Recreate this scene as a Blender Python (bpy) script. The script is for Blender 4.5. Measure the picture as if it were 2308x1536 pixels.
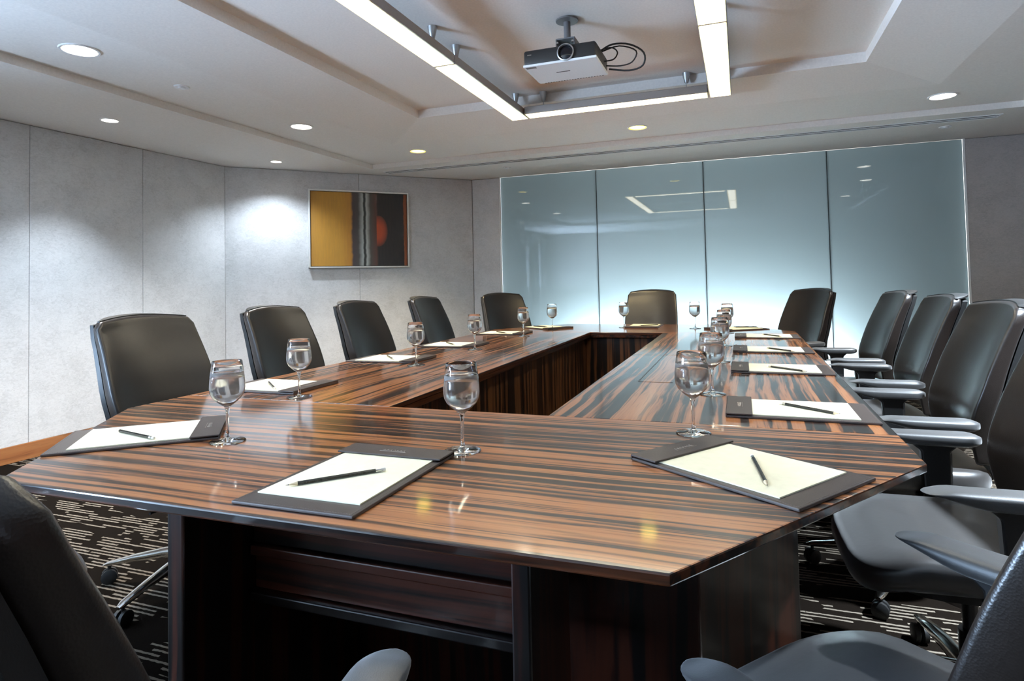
import bpy, bmesh, math, random
from mathutils import Vector, Matrix
random.seed(7)
for o in list(bpy.data.objects): bpy.data.objects.remove(o, do_unlink=True)
S = bpy.context.scene
COL = S.collection
PI = math.pi

# ------------------------------------------------------------------ camera
cam_d = bpy.data.cameras.new('camera'); cam = bpy.data.objects.new('camera', cam_d); COL.objects.link(cam)
cam_d.sensor_width = 36.0; cam_d.sensor_fit = 'HORIZONTAL'; cam_d.lens = 21.555
cam_d.shift_x = -0.00577; cam_d.shift_y = -0.07781; cam_d.clip_start = 0.02
r_, u_, f_ = (Vector((.93940, .34214, -.02159)), Vector((.03172, -.02402, .99921)), Vector((-.34135, .93934, .03341)))
M = Matrix.Identity(4)
for i in range(3): M[i][0], M[i][1], M[i][2] = r_[i], u_[i], -f_[i]
M[0][3], M[1][3], M[2][3] = 0.0, 0.0, 1.12
cam.matrix_world = M
S.camera = cam
# ------------------------------------------------------------------ view, world, large lights
S.view_settings.view_transform = 'Standard'; S.view_settings.look = 'None'
S.view_settings.gamma = 1.0; S.view_settings.use_curve_mapping = False
S.view_settings.exposure = 1.66
S.cycles.use_denoising = True
S.cycles.use_adaptive_sampling = True; S.cycles.adaptive_threshold = .05
S.cycles.max_bounces = 9; S.cycles.diffuse_bounces = 4; S.cycles.glossy_bounces = 4; S.cycles.transparent_max_bounces = 8; S.cycles.transmission_bounces = 9
S.cycles.caustics_reflective = False; S.cycles.caustics_refractive = False
S.cycles.sample_clamp_indirect = 6.0
W = bpy.data.worlds.new('world'); S.world = W; W.use_nodes = True
W.node_tree.nodes['Background'].inputs[0].default_value = (.55, .70, 1.0, 1)
W.node_tree.nodes['Background'].inputs[1].default_value = 1.0

def area(name, loc, rot, sx, sy, power, col, spread=180):
    l = bpy.data.lights.new(name, 'AREA'); l.shape = 'RECTANGLE'; l.size = sx; l.size_y = sy
    l.energy = power; l.color = col; l.spread = math.radians(spread)
    o = bpy.data.objects.new(name, l); COL.objects.link(o); o.location = loc; o.rotation_euler = rot
    return o
# daylight entering the window of the left wall, behind the camera's field of view; most of it comes up off the ground outside
area('window_daylight', (-4.78, -1.05, 1.15), (0, math.radians(-126), 0), 1.6, 1.8, 290, (.50, .71, 1.0), 125)
# lamp trough on the floor behind the frosted glass wall
area('glass_wall_uplight', (-.45, 6.45, .10), (math.radians(236), 0, 0), 2.4, .10, 400, (.90, .96, 1.0))

# ------------------------------------------------------------------ node helpers
class NT:
    def __init__(s, name):
        s.m = bpy.data.materials.new(name); s.m.use_nodes = True; s.t = s.m.node_tree
        s.t.nodes.clear(); s.out = s.t.nodes.new('ShaderNodeOutputMaterial')
    def n(s, typ, **kw):
        nd = s.t.nodes.new(typ)
        for k, v in kw.items():
            if k.startswith('i_'): nd.inputs[k[2:].replace('_', ' ')].default_value = v
            else: setattr(nd, k, v)
        return nd
    def l(s, a, b): s.t.links.new(a, b)
    def math(s, op, a, b=None, c=None):
        nd = s.n('ShaderNodeMath', operation=op)
        for i, v in enumerate((a, b, c)):
            if v is None: continue
            if isinstance(v, (int, float)): nd.inputs[i].default_value = v
            else: s.l(v, nd.inputs[i])
        return nd.outputs[0]
    def coord(s, kind='Object'): return s.n('ShaderNodeTexCoord').outputs[kind]
    def mapping(s, vec, scale=(1, 1, 1), loc=(0, 0, 0), rot=(0, 0, 0)):
        nd = s.n('ShaderNodeMapping'); s.l(vec, nd.inputs['Vector'])
        nd.inputs['Scale'].default_value = scale; nd.inputs['Location'].default_value = loc; nd.inputs['Rotation'].default_value = rot
        return nd.outputs[0]
    def noise(s, vec, scale, detail=2.0, rough=.5, dist=0.0):
        nd = s.n('ShaderNodeTexNoise'); s.l(vec, nd.inputs['Vector'])
        nd.inputs['Scale'].default_value = scale; nd.inputs['Detail'].default_value = detail
        nd.inputs['Roughness'].default_value = rough; nd.inputs['Distortion'].default_value = dist
        return nd
    def ramp(s, fac, stops, interp='LINEAR'):
        nd = s.n('ShaderNodeValToRGB'); cr = nd.color_ramp; cr.interpolation = interp
        while len(cr.elements) < len(stops): cr.elements.new(.5)
        for e, (p, c) in zip(cr.elements, stops): e.position = p; e.color = (*c, 1)
        s.l(fac, nd.inputs[0]); return nd.outputs[0]
    def mix(s, fac, a, b):
        nd = s.n('ShaderNodeMix', data_type='RGBA')
        if isinstance(fac, (int, float)): nd.inputs[0].default_value = fac
        else: s.l(fac, nd.inputs[0])
        for i, v in ((6, a), (7, b)):
            if isinstance(v, tuple): nd.inputs[i].default_value = (*v, 1)
            else: s.l(v, nd.inputs[i])
        return nd.outputs[2]
    def bump(s, h, strength=.2, dist=.01):
        nd = s.n('ShaderNodeBump'); nd.inputs['Strength'].default_value = strength; nd.inputs['Distance'].default_value = dist
        s.l(h, nd.inputs['Height']); return nd.outputs[0]
    def pbr(s, col=None, rough=.5, metal=0.0, spec=.5, coat=0.0, coat_r=.05, coat_ior=1.5, sheen=0.0, normal=None, trans=0.0, ior=1.45, emis=None, emis_s=0.0, alpha=1.0):
        b = s.n('ShaderNodeBsdfPrincipled')
        if isinstance(col, tuple): b.inputs['Base Color'].default_value = (*col, 1)
        elif col is not None: s.l(col, b.inputs['Base Color'])
        if isinstance(rough, (int, float)): b.inputs['Roughness'].default_value = rough
        else: s.l(rough, b.inputs['Roughness'])
        b.inputs['Metallic'].default_value = metal; b.inputs['Specular IOR Level'].default_value = spec
        b.inputs['Coat Weight'].default_value = coat; b.inputs['Coat Roughness'].default_value = coat_r; b.inputs['Coat IOR'].default_value = coat_ior
        b.inputs['Sheen Weight'].default_value = sheen; b.inputs['IOR'].default_value = ior
        b.inputs['Transmission Weight'].default_value = trans
        if emis: b.inputs['Emission Color'].default_value = (*emis, 1); b.inputs['Emission Strength'].default_value = emis_s
        if normal is not None: s.l(normal, b.inputs['Normal'])
        return b.outputs[0]
    def done(s, sh): s.l(sh, s.out.inputs[0]); return s.m

def plain(name, col, rough=.5, metal=0.0, grain=0.0, gscale=200, **kw):
    """a procedural material with a faint colour grain and micro relief"""
    t = NT(name); v = t.coord()
    n = t.noise(v, gscale, 3).outputs[0]
    k = .10
    c = t.mix(n, tuple(x*(1-k) for x in col), tuple(min(1, x*(1+k)) for x in col))
    nm = t.bump(n, grain, .002) if grain else None
    return t.done(t.pbr(c, rough, metal, normal=nm, **kw))

def wood(name, axis, gloss=True, tint=1.0, k=34.0, red=1.0):
    t = NT(name); v = t.coord()
    low = t.noise(v, 1.6, 2).outputs['Color']
    wv = t.n('ShaderNodeVectorMath', operation='MULTIPLY_ADD'); t.l(low, wv.inputs[0]); wv.inputs[1].default_value = (.03, .03, .03) if axis == 'X' else (.05, .05, .05); t.l(v, wv.inputs[2])
    sc = [k, k, k]; sc['XYZ'.index(axis)] = .30 if axis == 'X' else .55
    fine = [k*6, k*6, k*6]; fine['XYZ'.index(axis)] = 4.0
    a = t.noise(t.mapping(wv.outputs[0], tuple(sc)), 1.0, 2.5, .55, .35).outputs[0]
    b = t.noise(t.mapping(wv.outputs[0], tuple(fine)), 1.0, 2.0, .6).outputs[0]
    m = t.math('ADD', t.math('MULTIPLY', a, .86), t.math('MULTIPLY', b, .14))
    T = tint
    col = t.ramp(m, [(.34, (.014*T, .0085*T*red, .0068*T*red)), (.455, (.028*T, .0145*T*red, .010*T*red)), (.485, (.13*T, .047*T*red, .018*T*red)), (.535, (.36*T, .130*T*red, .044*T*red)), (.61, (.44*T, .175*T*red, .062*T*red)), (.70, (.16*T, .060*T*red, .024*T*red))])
    if gloss: return t.done(t.pbr(col, .32, spec=.4, coat=1.0, coat_r=.085, coat_ior=1.68))
    return t.done(t.pbr(col, .40, spec=.4, coat=.5, coat_r=.15))

M_ = {}
M_['wood_x'] = wood('ebony_lacquer_x', 'X', True, 1.2, 52); M_['wood_y'] = wood('ebony_lacquer_y', 'Y', True, 1.2, 42)
M_['wood_shade_well'] = wood('ebony_well_shade_z', 'Z', False, .32, 30); M_['wood_shade_z'] = wood('ebony_shade_z', 'Z', False, .085, 26, .55); M_['wood_shade_h'] = wood('ebony_shade_x', 'X', False, .11, 26, .55)  # tabletop wood again, tinted dark to paint in the shade under the table
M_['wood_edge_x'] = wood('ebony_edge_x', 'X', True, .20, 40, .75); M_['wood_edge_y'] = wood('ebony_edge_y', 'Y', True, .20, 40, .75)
M_['paint'] = plain('ceiling_paint', (.85, .81, .765), .85, grain=.05, gscale=90)
M_['white'] = plain('white_enamel', (.85, .85, .84), .35)
M_['base_wood'] = wood('baseboard_wood', 'Y', False, .8, 10)
M_['rear_wall'] = plain('rear_wall_paint', (.30, .28, .26), .8)
M_['wall_wood'] = wood('timber_wall', 'Z', False, .5, 12)

def fabric(name, col):
    t = NT(name); v = t.coord()
    big = t.noise(v, 5, 4, .6).outputs[0]
    scr = t.noise(t.mapping(v, (30, 30, 60)), 1.0, 3, .65, 1.6).outputs[0]
    fin = t.noise(v, 420, 1).outputs[0]
    f = t.math('ADD', t.math('ADD', t.math('MULTIPLY', big, .35), t.math('MULTIPLY', scr, .5)), t.math('MULTIPLY', fin, .15))
    c = t.ramp(f, [(.36, tuple(x*.80 for x in col)), (.52, col), (.66, tuple(min(1, x*1.10) for x in col))])
    return t.done(t.pbr(c, .9, spec=.2, sheen=.15, normal=t.bump(f, .25, .003)))
M_['fabric'] = fabric('wall_fabric', (.62, .61, .61))
M_['fabric_dark'] = fabric('wall_fabric_taupe', (.47, .44, .42))

t = NT('carpet'); v = t.coord(); sx = t.n('ShaderNodeSeparateXYZ'); t.l(v, sx.inputs[0])
X, Y = sx.outputs[0], sx.outputs[1]
wob = t.noise(v, 55, 2).outputs[0]
y2 = t.math('ADD', Y, t.math('MULTIPLY', t.math('SUBTRACT', wob, .5), .008))
row = t.math('DIVIDE', y2, .021); rid = t.math('FLOOR', row); fr = t.math('FRACT', row)
line = t.math('LESS_THAN', fr, .42)
cv = t.n('ShaderNodeCombineXYZ'); t.l(t.math('MULTIPLY', X, 5.2), cv.inputs[0]); t.l(t.math('MULTIPLY', rid, 1.37), cv.inputs[1])
dash = t.math('GREATER_THAN', t.noise(cv.outputs[0], 1.0, 1).outputs[0], .47)
blk = t.math('GREATER_THAN', t.noise(t.mapping(v, (2.1, 5.0, 1)), 1.0, 1).outputs[0], .43)
mask = t.math('MULTIPLY', t.math('MULTIPLY', line, dash), blk)
pile = t.noise(v, 700, 2).outputs[0]
cream = t.mix(pile, (.105, .086, .066), (.28, .235, .185)); dark = t.mix(pile, (.0032, .0023, .0017), (.0115, .0082, .0060))
M_['carpet'] = t.done(t.pbr(t.mix(mask, dark, cream), .98, spec=.03, normal=t.bump(t.math('ADD', pile, mask), .5, .004)))

t = NT('leather'); v = t.coord()
pores = t.n('ShaderNodeTexVoronoi'); t.l(v, pores.inputs[0]); pores.inputs['Scale'].default_value = 420
n = t.noise(v, 60, 4).outputs[0]
M_['leather'] = t.done(t.pbr(t.mix(n, (.0095, .0066, .0055), (.0160, .0115, .0096)), .32, spec=.6, coat=.15, coat_r=.22, sheen=.03, normal=t.bump(t.math('ADD', pores.outputs[0], n), .12, .0015)))
t = NT('seat_leather_lit'); v = t.coord()
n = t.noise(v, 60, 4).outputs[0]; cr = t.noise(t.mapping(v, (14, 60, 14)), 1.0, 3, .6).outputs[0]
M_['seat_leather_lit'] = t.done(t.pbr(t.mix(n, (.012, .010, .0095), (.020, .017, .0155)), .34, spec=.8, coat=.35, coat_r=.28, sheen=.30, normal=t.bump(t.math('ADD', n, cr), .10, .002)))  # chair leather made paler and sheenier on seats, painting in the lamplight there
M_['plastic'] = plain('black_plastic', (.014, .014, .014), .38, grain=.1, gscale=600)
M_['arm'] = plain('arm_pad_skin', (.03, .03, .031), .42, grain=.1, gscale=500, sheen=.34, spec=.8)
M_['chrome'] = plain('polished_aluminium', (.72, .71, .68), .12, metal=1.0)
M_['dark_metal'] = plain('dark_metal', (.05, .05, .052), .28, metal=.8)
M_['rubber'] = plain('caster_rubber', (.012, .012, .012), .55)
t = NT('folio_leather'); v = t.coord()
n = t.noise(v, 500, 3).outputs[0]
M_['folio'] = t.done(t.pbr(t.mix(n, (.045, .034, .030), (.080, .062, .056)), .48, spec=.5, normal=t.bump(n, .25, .001)))
M_['emboss'] = plain('foil_emboss', (.34, .29, .24), .30, metal=.4)
M_['stitch'] = plain('stitching', (.16, .13, .12), .7)
M_['paper'] = plain('cream_paper', (.95, .87, .64), .75, gscale=60)
M_['pencil'] = plain('pencil_lacquer', (.012, .012, .011), .25)
M_['pencil_wood'] = plain('pencil_wood', (.62, .50, .34), .6)
M_['graphite'] = plain('graphite', (.03, .03, .03), .3)
M_['eraser'] = plain('eraser', (.75, .73, .70), .8)
t = NT('clear_glass'); M_['glass'] = t.done(t.pbr((1, 1, 1), 0.0, trans=1.0, ior=1.45))
t = NT('water'); M_['water'] = t.done(t.pbr((.98, .99, 1), 0.0, trans=1.0, ior=1.33))
t = NT('misted_glass'); v = t.coord()
n = t.noise(v, 260, 3).outputs[0]
g1 = t.pbr((1, 1, 1), .10, trans=1.0, ior=1.38, normal=t.bump(n, .06, .001))
g2 = t.n('ShaderNodeBsdfTranslucent'); g2.inputs[0].default_value = (1, 1, 1, 1)
mx = t.n('ShaderNodeMixShader'); mx.inputs[0].default_value = .12; t.l(g1, mx.inputs[1]); t.l(g2.outputs[0], mx.inputs[2])
M_['mist'] = t.done(mx.outputs[0])
# frosted, back-painted glass of the wall panes: lets light through diffusely, mirror-like front
t = NT('frosted_glass'); v = t.coord()
n = t.noise(v, 1.4, 2).outputs[0]
c = t.mix(n, (.19, .25, .26), (.23, .29, .30))
d = t.n('ShaderNodeBsdfDiffuse'); t.l(c, d.inputs[0])
tr = t.n('ShaderNodeBsdfTranslucent'); tr.inputs[0].default_value = (.78, .90, .94, 1)
m1 = t.n('ShaderNodeMixShader'); m1.inputs[0].default_value = .45; t.l(d.outputs[0], m1.inputs[1]); t.l(tr.outputs[0], m1.inputs[2])
gl = t.n('ShaderNodeBsdfGlossy'); gl.inputs['Roughness'].default_value = .02
fz = t.n('ShaderNodeFresnel'); fz.inputs[0].default_value = 1.45
m2 = t.n('ShaderNodeMixShader'); t.l(fz.outputs[0], m2.inputs[0]); t.l(m1.outputs[0], m2.inputs[1]); t.l(gl.outputs[0], m2.inputs[2])
M_['frost'] = t.done(m2.outputs[0])
t = NT('window_pane'); a_ = t.n('ShaderNodeBsdfTransparent'); b_ = t.n('ShaderNodeBsdfGlossy'); b_.inputs['Roughness'].default_value = .02
fz = t.n('ShaderNodeFresnel'); mm = t.n('ShaderNodeMixShader'); t.l(fz.outputs[0], mm.inputs[0]); t.l(a_.outputs[0], mm.inputs[1]); t.l(b_.outputs[0], mm.inputs[2])
M_['pane'] = t.done(mm.outputs[0])

def emitter(name, c_in, s_in, c_edge, s_edge):
    """lamp diffuser: brighter where the lamp sits behind it, dimmer towards its rim"""
    t = NT(name); at = t.n('ShaderNodeAttribute', attribute_name='core')
    col = t.mix(at.outputs['Fac'], c_edge, c_in)
    st = t.math('MULTIPLY_ADD', at.outputs['Fac'], s_in - s_edge, s_edge)
    e = t.n('ShaderNodeEmission'); t.l(col, e.inputs[0]); t.l(st, e.inputs[1])
    return t.done(e.outputs[0])
M_['tube'] = emitter('fluorescent_diffuser', (1.0, .93, .75), 6.5, (1.0, .80, .32), .8)
M_['lamp_warm'] = emitter('halogen_lens', (1.0, .82, .13), 2.6, (1.0, .70, .08), .8)
M_['lamp_white'] = emitter('white_lens', (1.0, .96, .86), 6.0, (1.0, .85, .5), 1.5)
M_['alu'] = plain('brushed_aluminium', (.42, .42, .42), .38, metal=.85)
M_['proj_black'] = plain('projector_black', (.020, .019, .018), .45)
M_['proj_white'] = plain('projector_white', (.78, .80, .82), .45)
M_['lens'] = plain('lens_glass', (.006, .006, .009), .05)
M_['grey'] = plain('mount_grey', (.16, .15, .15), .45)
M_['slot'] = plain('vent_black', (.03, .03, .03), .7)
M_['silver'] = plain('silver_leaf_frame', (.75, .74, .71), .45, metal=.25)
M_['black_liner'] = plain('black_liner', (.01, .01, .01), .5)

# abstract canvas: ochre field, grey-white brush bands, black field with a red half disc
t = NT('abstract_canvas'); v = t.coord(); sp = t.n('ShaderNodeSeparateXYZ'); t.l(v, sp.inputs[0])
u, z = sp.outputs[0], sp.outputs[2]           # metres across and up, from the canvas centre
wob = t.noise(t.mapping(v, (1.2, 1, 9)), 1.0, 3).outputs[0]
uu = t.math('ADD', u, t.math('MULTIPLY', t.math('SUBTRACT', wob, .5), .035))
f = t.math('ADD', t.math('MULTIPLY', uu, 1.0), .5)
brush = t.noise(t.mapping(v, (60, 1, 5)), 1.0, 4, .7).outputs[0]
base = t.ramp(f, [(.0, (.42, .20, .032)), (.10, (.52, .25, .035)), (.30, (.55, .27, .04)), (.405, (.50, .22, .035)), (.425, (.07, .05, .055)), (.48, (.075, .07, .065)), (.525, (.42, .44, .42)), (.535, (.025, .03, .03)), (.55, (.03, .035, .035)), (.562, (.46, .47, .44)), (.60, (.09, .085, .075)), (.66, (.13, .06, .05)), (.68, (.028, .026, .028)), (.945, (.022, .021, .024)), (.955, (.30, .085, .03)), (1.0, (.22, .055, .02))])
dx = t.math('DIVIDE', t.math('SUBTRACT', u, .185), .095); dz = t.math('DIVIDE', t.math('ADD', z, .015), .16)
rr = t.math('ADD', t.math('MULTIPLY', dx, dx), t.math('MULTIPLY', dz, dz))
inside = t.math('MULTIPLY', t.math('LESS_THAN', rr, 1.0), t.math('GREATER_THAN', u, .165))
red = t.math('MULTIPLY', inside, t.math('SUBTRACT', 1.15, rr))
col = t.mix(t.math('MINIMUM', red, 1.0), base, (.52, .085, .03))
col = t.mix(t.math('MULTIPLY', t.math('SUBTRACT', brush, .35), .55), col, (.10, .07, .05))
M_['canvas'] = t.done(t.pbr(col, .55, normal=t.bump(brush, .3, .003)))

# ------------------------------------------------------------------ mesh helpers
class MB:
    def __init__(s): s.v = []; s.f = []
    def add(s, vs, fs):
        n = len(s.v); s.v += [tuple(x) for x in vs]; s.f += [tuple(i + n for i in f) for f in fs]; return s
    def box(s, a, b):
        x0, y0, z0 = a; x1, y1, z1 = b
        return s.add([(x0, y0, z0), (x1, y0, z0), (x1, y1, z0), (x0, y1, z0), (x0, y0, z1), (x1, y0, z1), (x1, y1, z1), (x0, y1, z1)],
                     [(3, 2, 1, 0), (4, 5, 6, 7), (0, 1, 5, 4), (1, 2, 6, 5), (2, 3, 7, 6), (3, 0, 4, 7)])
    def prism(s, poly, z0, z1):
        n = len(poly)
        return s.add([(x, y, z0) for x, y in poly] + [(x, y, z1) for x, y in poly],
                     [tuple(range(n - 1, -1, -1)), tuple(range(n, 2*n))] + [(i, (i + 1) % n, n + (i + 1) % n, n + i) for i in range(n)])
    def lathe(s, prof, n=24, c=(0, 0, 0), close=True):
        rings = []; vs = []; fs = []
        for r, z in prof:
            if r < 1e-6: rings.append([len(vs)]); vs.append((c[0], c[1], c[2] + z))
            else:
                rings.append(list(range(len(vs), len(vs) + n)))
                vs += [(c[0] + r*math.cos(2*PI*i/n), c[1] + r*math.sin(2*PI*i/n), c[2] + z) for i in range(n)]
        for A, B in zip(rings, rings[1:]):
            for i in range(n):
                j = (i + 1) % n
                if len(A) == 1 and len(B) == 1: continue
                if len(A) == 1: fs.append((A[0], B[j], B[i]))
                elif len(B) == 1: fs.append((A[i], A[j], B[0]))
                else: fs.append((A[i], A[j], B[j], B[i]))
        return s.add(vs, fs)
    def tube(s, pts, r, n=8, r2=None):
        pts = [Vector(p) for p in pts]; N = len(pts); vs = []; fs = []
        up = Vector((0, 0, 1))
        for k, p in enumerate(pts):
            d = (pts[min(k + 1, N - 1)] - pts[max(k - 1, 0)]).normalized()
            a = d.cross(up)
            if a.length < 1e-3: a = d.cross(Vector((1, 0, 0)))
            a.normalize(); b = d.cross(a)
            rr = r if r2 is None else r + (r2 - r)*k/(N - 1)
            vs += [p + rr*(math.cos(2*PI*i/n)*a + math.sin(2*PI*i/n)*b) for i in range(n)]
        for k in range(N - 1):
            for i in range(n):
                j = (i + 1) % n; fs.append((k*n + i, k*n + j, (k + 1)*n + j, (k + 1)*n + i))
        fs += [tuple(range(n - 1, -1, -1)), tuple(range((N - 1)*n, N*n))]
        return s.add(vs, fs)
    def rings(s, rings, cap=True):
        n = len(rings[0]); vs = [p for R in rings for p in R]; fs = []
        for k in range(len(rings) - 1):
            for i in range(n):
                j = (i + 1) % n; fs.append((k*n + i, k*n + j, (k + 1)*n + j, (k + 1)*n + i))
        if cap: fs += [tuple(range(n - 1, -1, -1)), tuple(range((len(rings) - 1)*n, len(rings)*n))]
        return s.add(vs, fs)
    def mesh(s, name, mat, smooth=False, bevel=0, seg=2, angle=35):
        me = bpy.data.meshes.new(name); bm = bmesh.new()
        vs = [bm.verts.new(p) for p in s.v]
        for f in s.f:
            try: bm.faces.new([vs[i] for i in f])
            except ValueError: pass
        bmesh.ops.recalc_face_normals(bm, faces=bm.faces)
        if bevel:
            es = [e for e in bm.edges if len(e.link_faces) == 2 and e.calc_face_angle(0) > math.radians(angle)]
            bmesh.ops.bevel(bm, geom=es, offset=bevel, segments=seg, affect='EDGES', profile=.5, clamp_overlap=True)
        bm.to_mesh(me); bm.free()
        me.materials.append(M_[mat] if isinstance(mat, str) else mat)
        if smooth:
            for p in me.polygons: p.use_smooth = True
            if smooth != 'all':
                me.set_sharp_from_angle(angle=math.radians(15 if bevel else 40))
        return me
    def build(s, name, mat, parent=None, loc=(0, 0, 0), rz=0, **kw):
        o = bpy.data.objects.new(name, s.mesh(name, mat, **kw)); COL.objects.link(o)
        o.location = loc; o.rotation_euler = (0, 0, rz); o.parent = parent
        return o

def tag(o, label=None, cat=None, group=None, kind=None):
    if label: o['label'] = label
    if cat: o['category'] = cat
    if group: o['group'] = group
    if kind: o['kind'] = kind
    return o
def empty(name, loc=(0, 0, 0), rz=0):
    o = bpy.data.objects.new(name, None); COL.objects.link(o); o.location = loc; o.rotation_euler = (0, 0, rz)
    o.empty_display_size = .1; return o
def copy_tree(o, parent=None):
    c = o.copy(); COL.objects.link(c); c.parent = parent
    for ch in list(o.children): copy_tree(ch, c)
    return c
def struct(o, label=None): o['kind'] = 'structure'; o['label'] = label or o.name; return o
def offset_poly(poly, d):
    """move every edge of a counter-clockwise polygon inwards by d"""
    n = len(poly); out = []
    for i in range(n):
        p0, p1, p2 = Vector(poly[i - 1]), Vector(poly[i]), Vector(poly[(i + 1) % n])
        a = (p1 - p0).normalized(); b = (p2 - p1).normalized()
        na = Vector((-a.y, a.x)); nb = Vector((-b.y, b.x)); m = (na + nb)
        m = m / (1 + na.dot(nb)); out.append(tuple(p1 + m*d))
    return out
def superell(a, b, n=32, p=3.0, c=(0, 0)):
    out = []
    for i in range(n):
        t = 2*PI*i/n; cx, sx = math.cos(t), math.sin(t)
        out.append((c[0] + a*math.copysign(abs(cx)**(2/p), cx), c[1] + b*math.copysign(abs(sx)**(2/p), sx)))
    return out
def smooth01(a, b, x):
    t = max(0, min(1, (x - a)/(b - a))); return t*t*(3 - 2*t)

# ------------------------------------------------------------------ the room
XL, XR, YB, YF, Z0 = -4.54, 3.03, 6.23, -2.2, 2.26
C1, C2 = (XL, 4.45), (-2.79, YB)
struct(MB().box((XL - .35, YF - .2, -.1), (XR + .2, YB + 1.1, 0)).build('floor', 'carpet'), 'dark brown carpet with broken cream pinstripes')

# ceiling: low border, first step, flat ring with lamps, sloped ring, second step, high centre
Z1, Z2, Z3 = 2.305, 2.35, 2.41
R0 = (-3.395, .03, 1.885, 5.185); R1 = (-2.74, .70, 1.215, 4.515); R2 = (-2.22, 1.20, .72, 4.006)
m = MB()
def rect(r, z): return [(r[0], r[1], z), (r[2], r[1], z), (r[2], r[3], z), (r[0], r[3], z)]
room = [(XL, YF), (XR, YF), (XR, YB), C2, C1]
x0, y0, x1, y1 = R0
for poly in ([(XL, YF), (XR, YF), (XR, y0), (XL, y0)], [(XL, y0), (x0, y0), (x0, 4.45), (XL, 4.45)], [(x1, y0), (XR, y0), (XR, y1), (x1, y1)],
             [(XL, 4.45), (x0, 4.45), (x0, y1), (XL + (y1 - 4.45)*.983, y1)], [(XL + (y1 - 4.45)*.983, y1), (x0, y1), (x1, y1), (XR, y1), (XR, YB), C2]):
    m.add([(x, y, Z0) for x, y in poly], [tuple(range(len(poly)))])
for (ra, za), (rb, zb) in (((R0, Z0), (R0, Z1)), ((R0, Z1), (R1, Z1)), ((R1, Z1), (R2, Z2)), ((R2, Z2), (R2, Z3))):
    A, B = rect(ra, za), rect(rb, zb)
    for i in range(4):
        j = (i + 1) % 4; m.add([A[i], A[j], B[j], B[i]], [(0, 1, 2, 3)])
m.add(rect(R2, Z3), [(0, 1, 2, 3)])
struct(m.build('ceiling', 'paint'), 'white stepped tray ceiling')
struct(MB().box((XL - .3, YF - .3, Z3 + .02), (XR + .3, YB + 1.2, Z3 + .10)).build('ceiling_slab', 'rear_wall'), 'structural slab above the ceiling')

# left wall with a window behind the camera's field of view; fabric panels stand proud of it
WY0, WY1, WZ0, WZ1 = -2.00, -.10, .35, 2.08
m = MB()
for a, b in (((XL - .2, YF, 0), (XL, WY0, 2.45)), ((XL - .2, WY1, 0), (XL, 4.45, 2.45)), ((XL - .2, WY0, 0), (XL, WY1, WZ0)), ((XL - .2, WY0, WZ1), (XL, WY1, 2.45))): m.box(a, b)
wl = struct(m.build('wall_left', 'rear_wall'), 'left wall covered with pale grey fabric panels')
def panel_x(parent, x, y0, y1, mat='fabric'):
    MB().box((x, y0 + .0015, .11), (x + .012, y1 - .0015, Z0 - .004)).build('fabric_panel', mat, parent, bevel=.002, seg=1)
for a, b in ((4.45, 3.61), (3.61, 2.77), (2.77, 1.93), (1.93, 1.09), (1.09, .25)): panel_x(wl, XL, b, a)
# canted wall at 45 degrees
d2 = Vector((C2[0] - C1[0], C2[1] - C1[1])); LEN2 = d2.length; ang2 = math.atan2(d2.y, d2.x)
wc = struct(MB().box((0, 0, 0), (LEN2, .2, 2.45)).build('wall_corner', 'rear_wall', None, (C1[0], C1[1], 0), ang2), 'canted corner wall with two fabric panels')
for a, b in ((0.006, LEN2/2), (LEN2/2, LEN2 - .006)):
    MB().box((a + .0015, -.012, .11), (b - .0015, 0, Z0 - .004)).build('fabric_panel', 'fabric', wc, bevel=.002, seg=1)
GX = [-2.447, -1.382, -.318, .768, 1.819]
wb = struct(MB().box((C2[0], YB, 0), (GX[0] - .006, YB + .2, 2.45)).box((GX[-1] + .006, YB, 0), (XR + .2, YB + .2, 2.45))
            .box((GX[0] - .006, YB, 2.262), (GX[-1] + .006, YB + .2, 2.45)).build('wall_back', 'rear_wall'), 'back wall either side of the glass')
MB().box((C2[0] + .008, YB - .012, .11), (GX[0] - .016, YB, Z0 - .004)).build('fabric_panel', 'fabric', wb, bevel=.002, seg=1)
MB().box((GX[-1] + .016, YB - .012, .11), (XR, YB, Z0 - .004)).build('fabric_panel', 'fabric_dark', wb, bevel=.002, seg=1)
wg = struct(empty('wall_glass', (0, YB, 0)), 'frosted pale green glass wall of four tall panes')
for a, b in zip(GX, GX[1:]):
    MB().box((a + .0025, -.006, .01), (b - .0025, .006, 2.258)).build('glass_pane', 'frost', wg, bevel=.0015, seg=1)
for x in GX[1:-1]: MB().box((x - .0045, .0055, .01), (x + .0045, .008, 2.258)).build('gasket', 'slot', wg)
for n_, x in enumerate((GX[0] - .008, GX[-1] + .008)):
    struct(MB().box((x - .006, YB - .016, 0), (x + .006, YB + .02, Z0)).build('trim_%d' % (n_ + 1), 'white'), 'thin white trim beside the glass wall')
struct(MB().box((C2[0], YB + .95, 0), (XR + .2, YB + 1.05, 2.45)).box((C2[0] - .1, YB + .2, 0), (C2[0], YB + 1.05, 2.45)).build('wall_void', 'slot'), 'added black lining behind the glass wall')  # unseen lining added behind the panes, black so their glow fades upwards
struct(MB().box((XR, YF, 0), (XR + .2, YB, 2.45)).build('wall_right', 'wall_wood'), 'dark timber right wall')
w1 = struct(MB().box((XL - .16, WY0, WZ0), (XL - .10, WY1, WZ0 + .06)).box((XL - .16, WY0, WZ1 - .06), (XL - .10, WY1, WZ1))
            .box((XL - .16, WY0, WZ0), (XL - .10, WY0 + .06, WZ1)).box((XL - .16, WY1 - .06, WZ0), (XL - .10, WY1, WZ1))
            .box((XL - .16, -1.08, WZ0), (XL - .10, -1.02, WZ1)).build('window_1', 'white', bevel=.004), 'white framed window')
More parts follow.
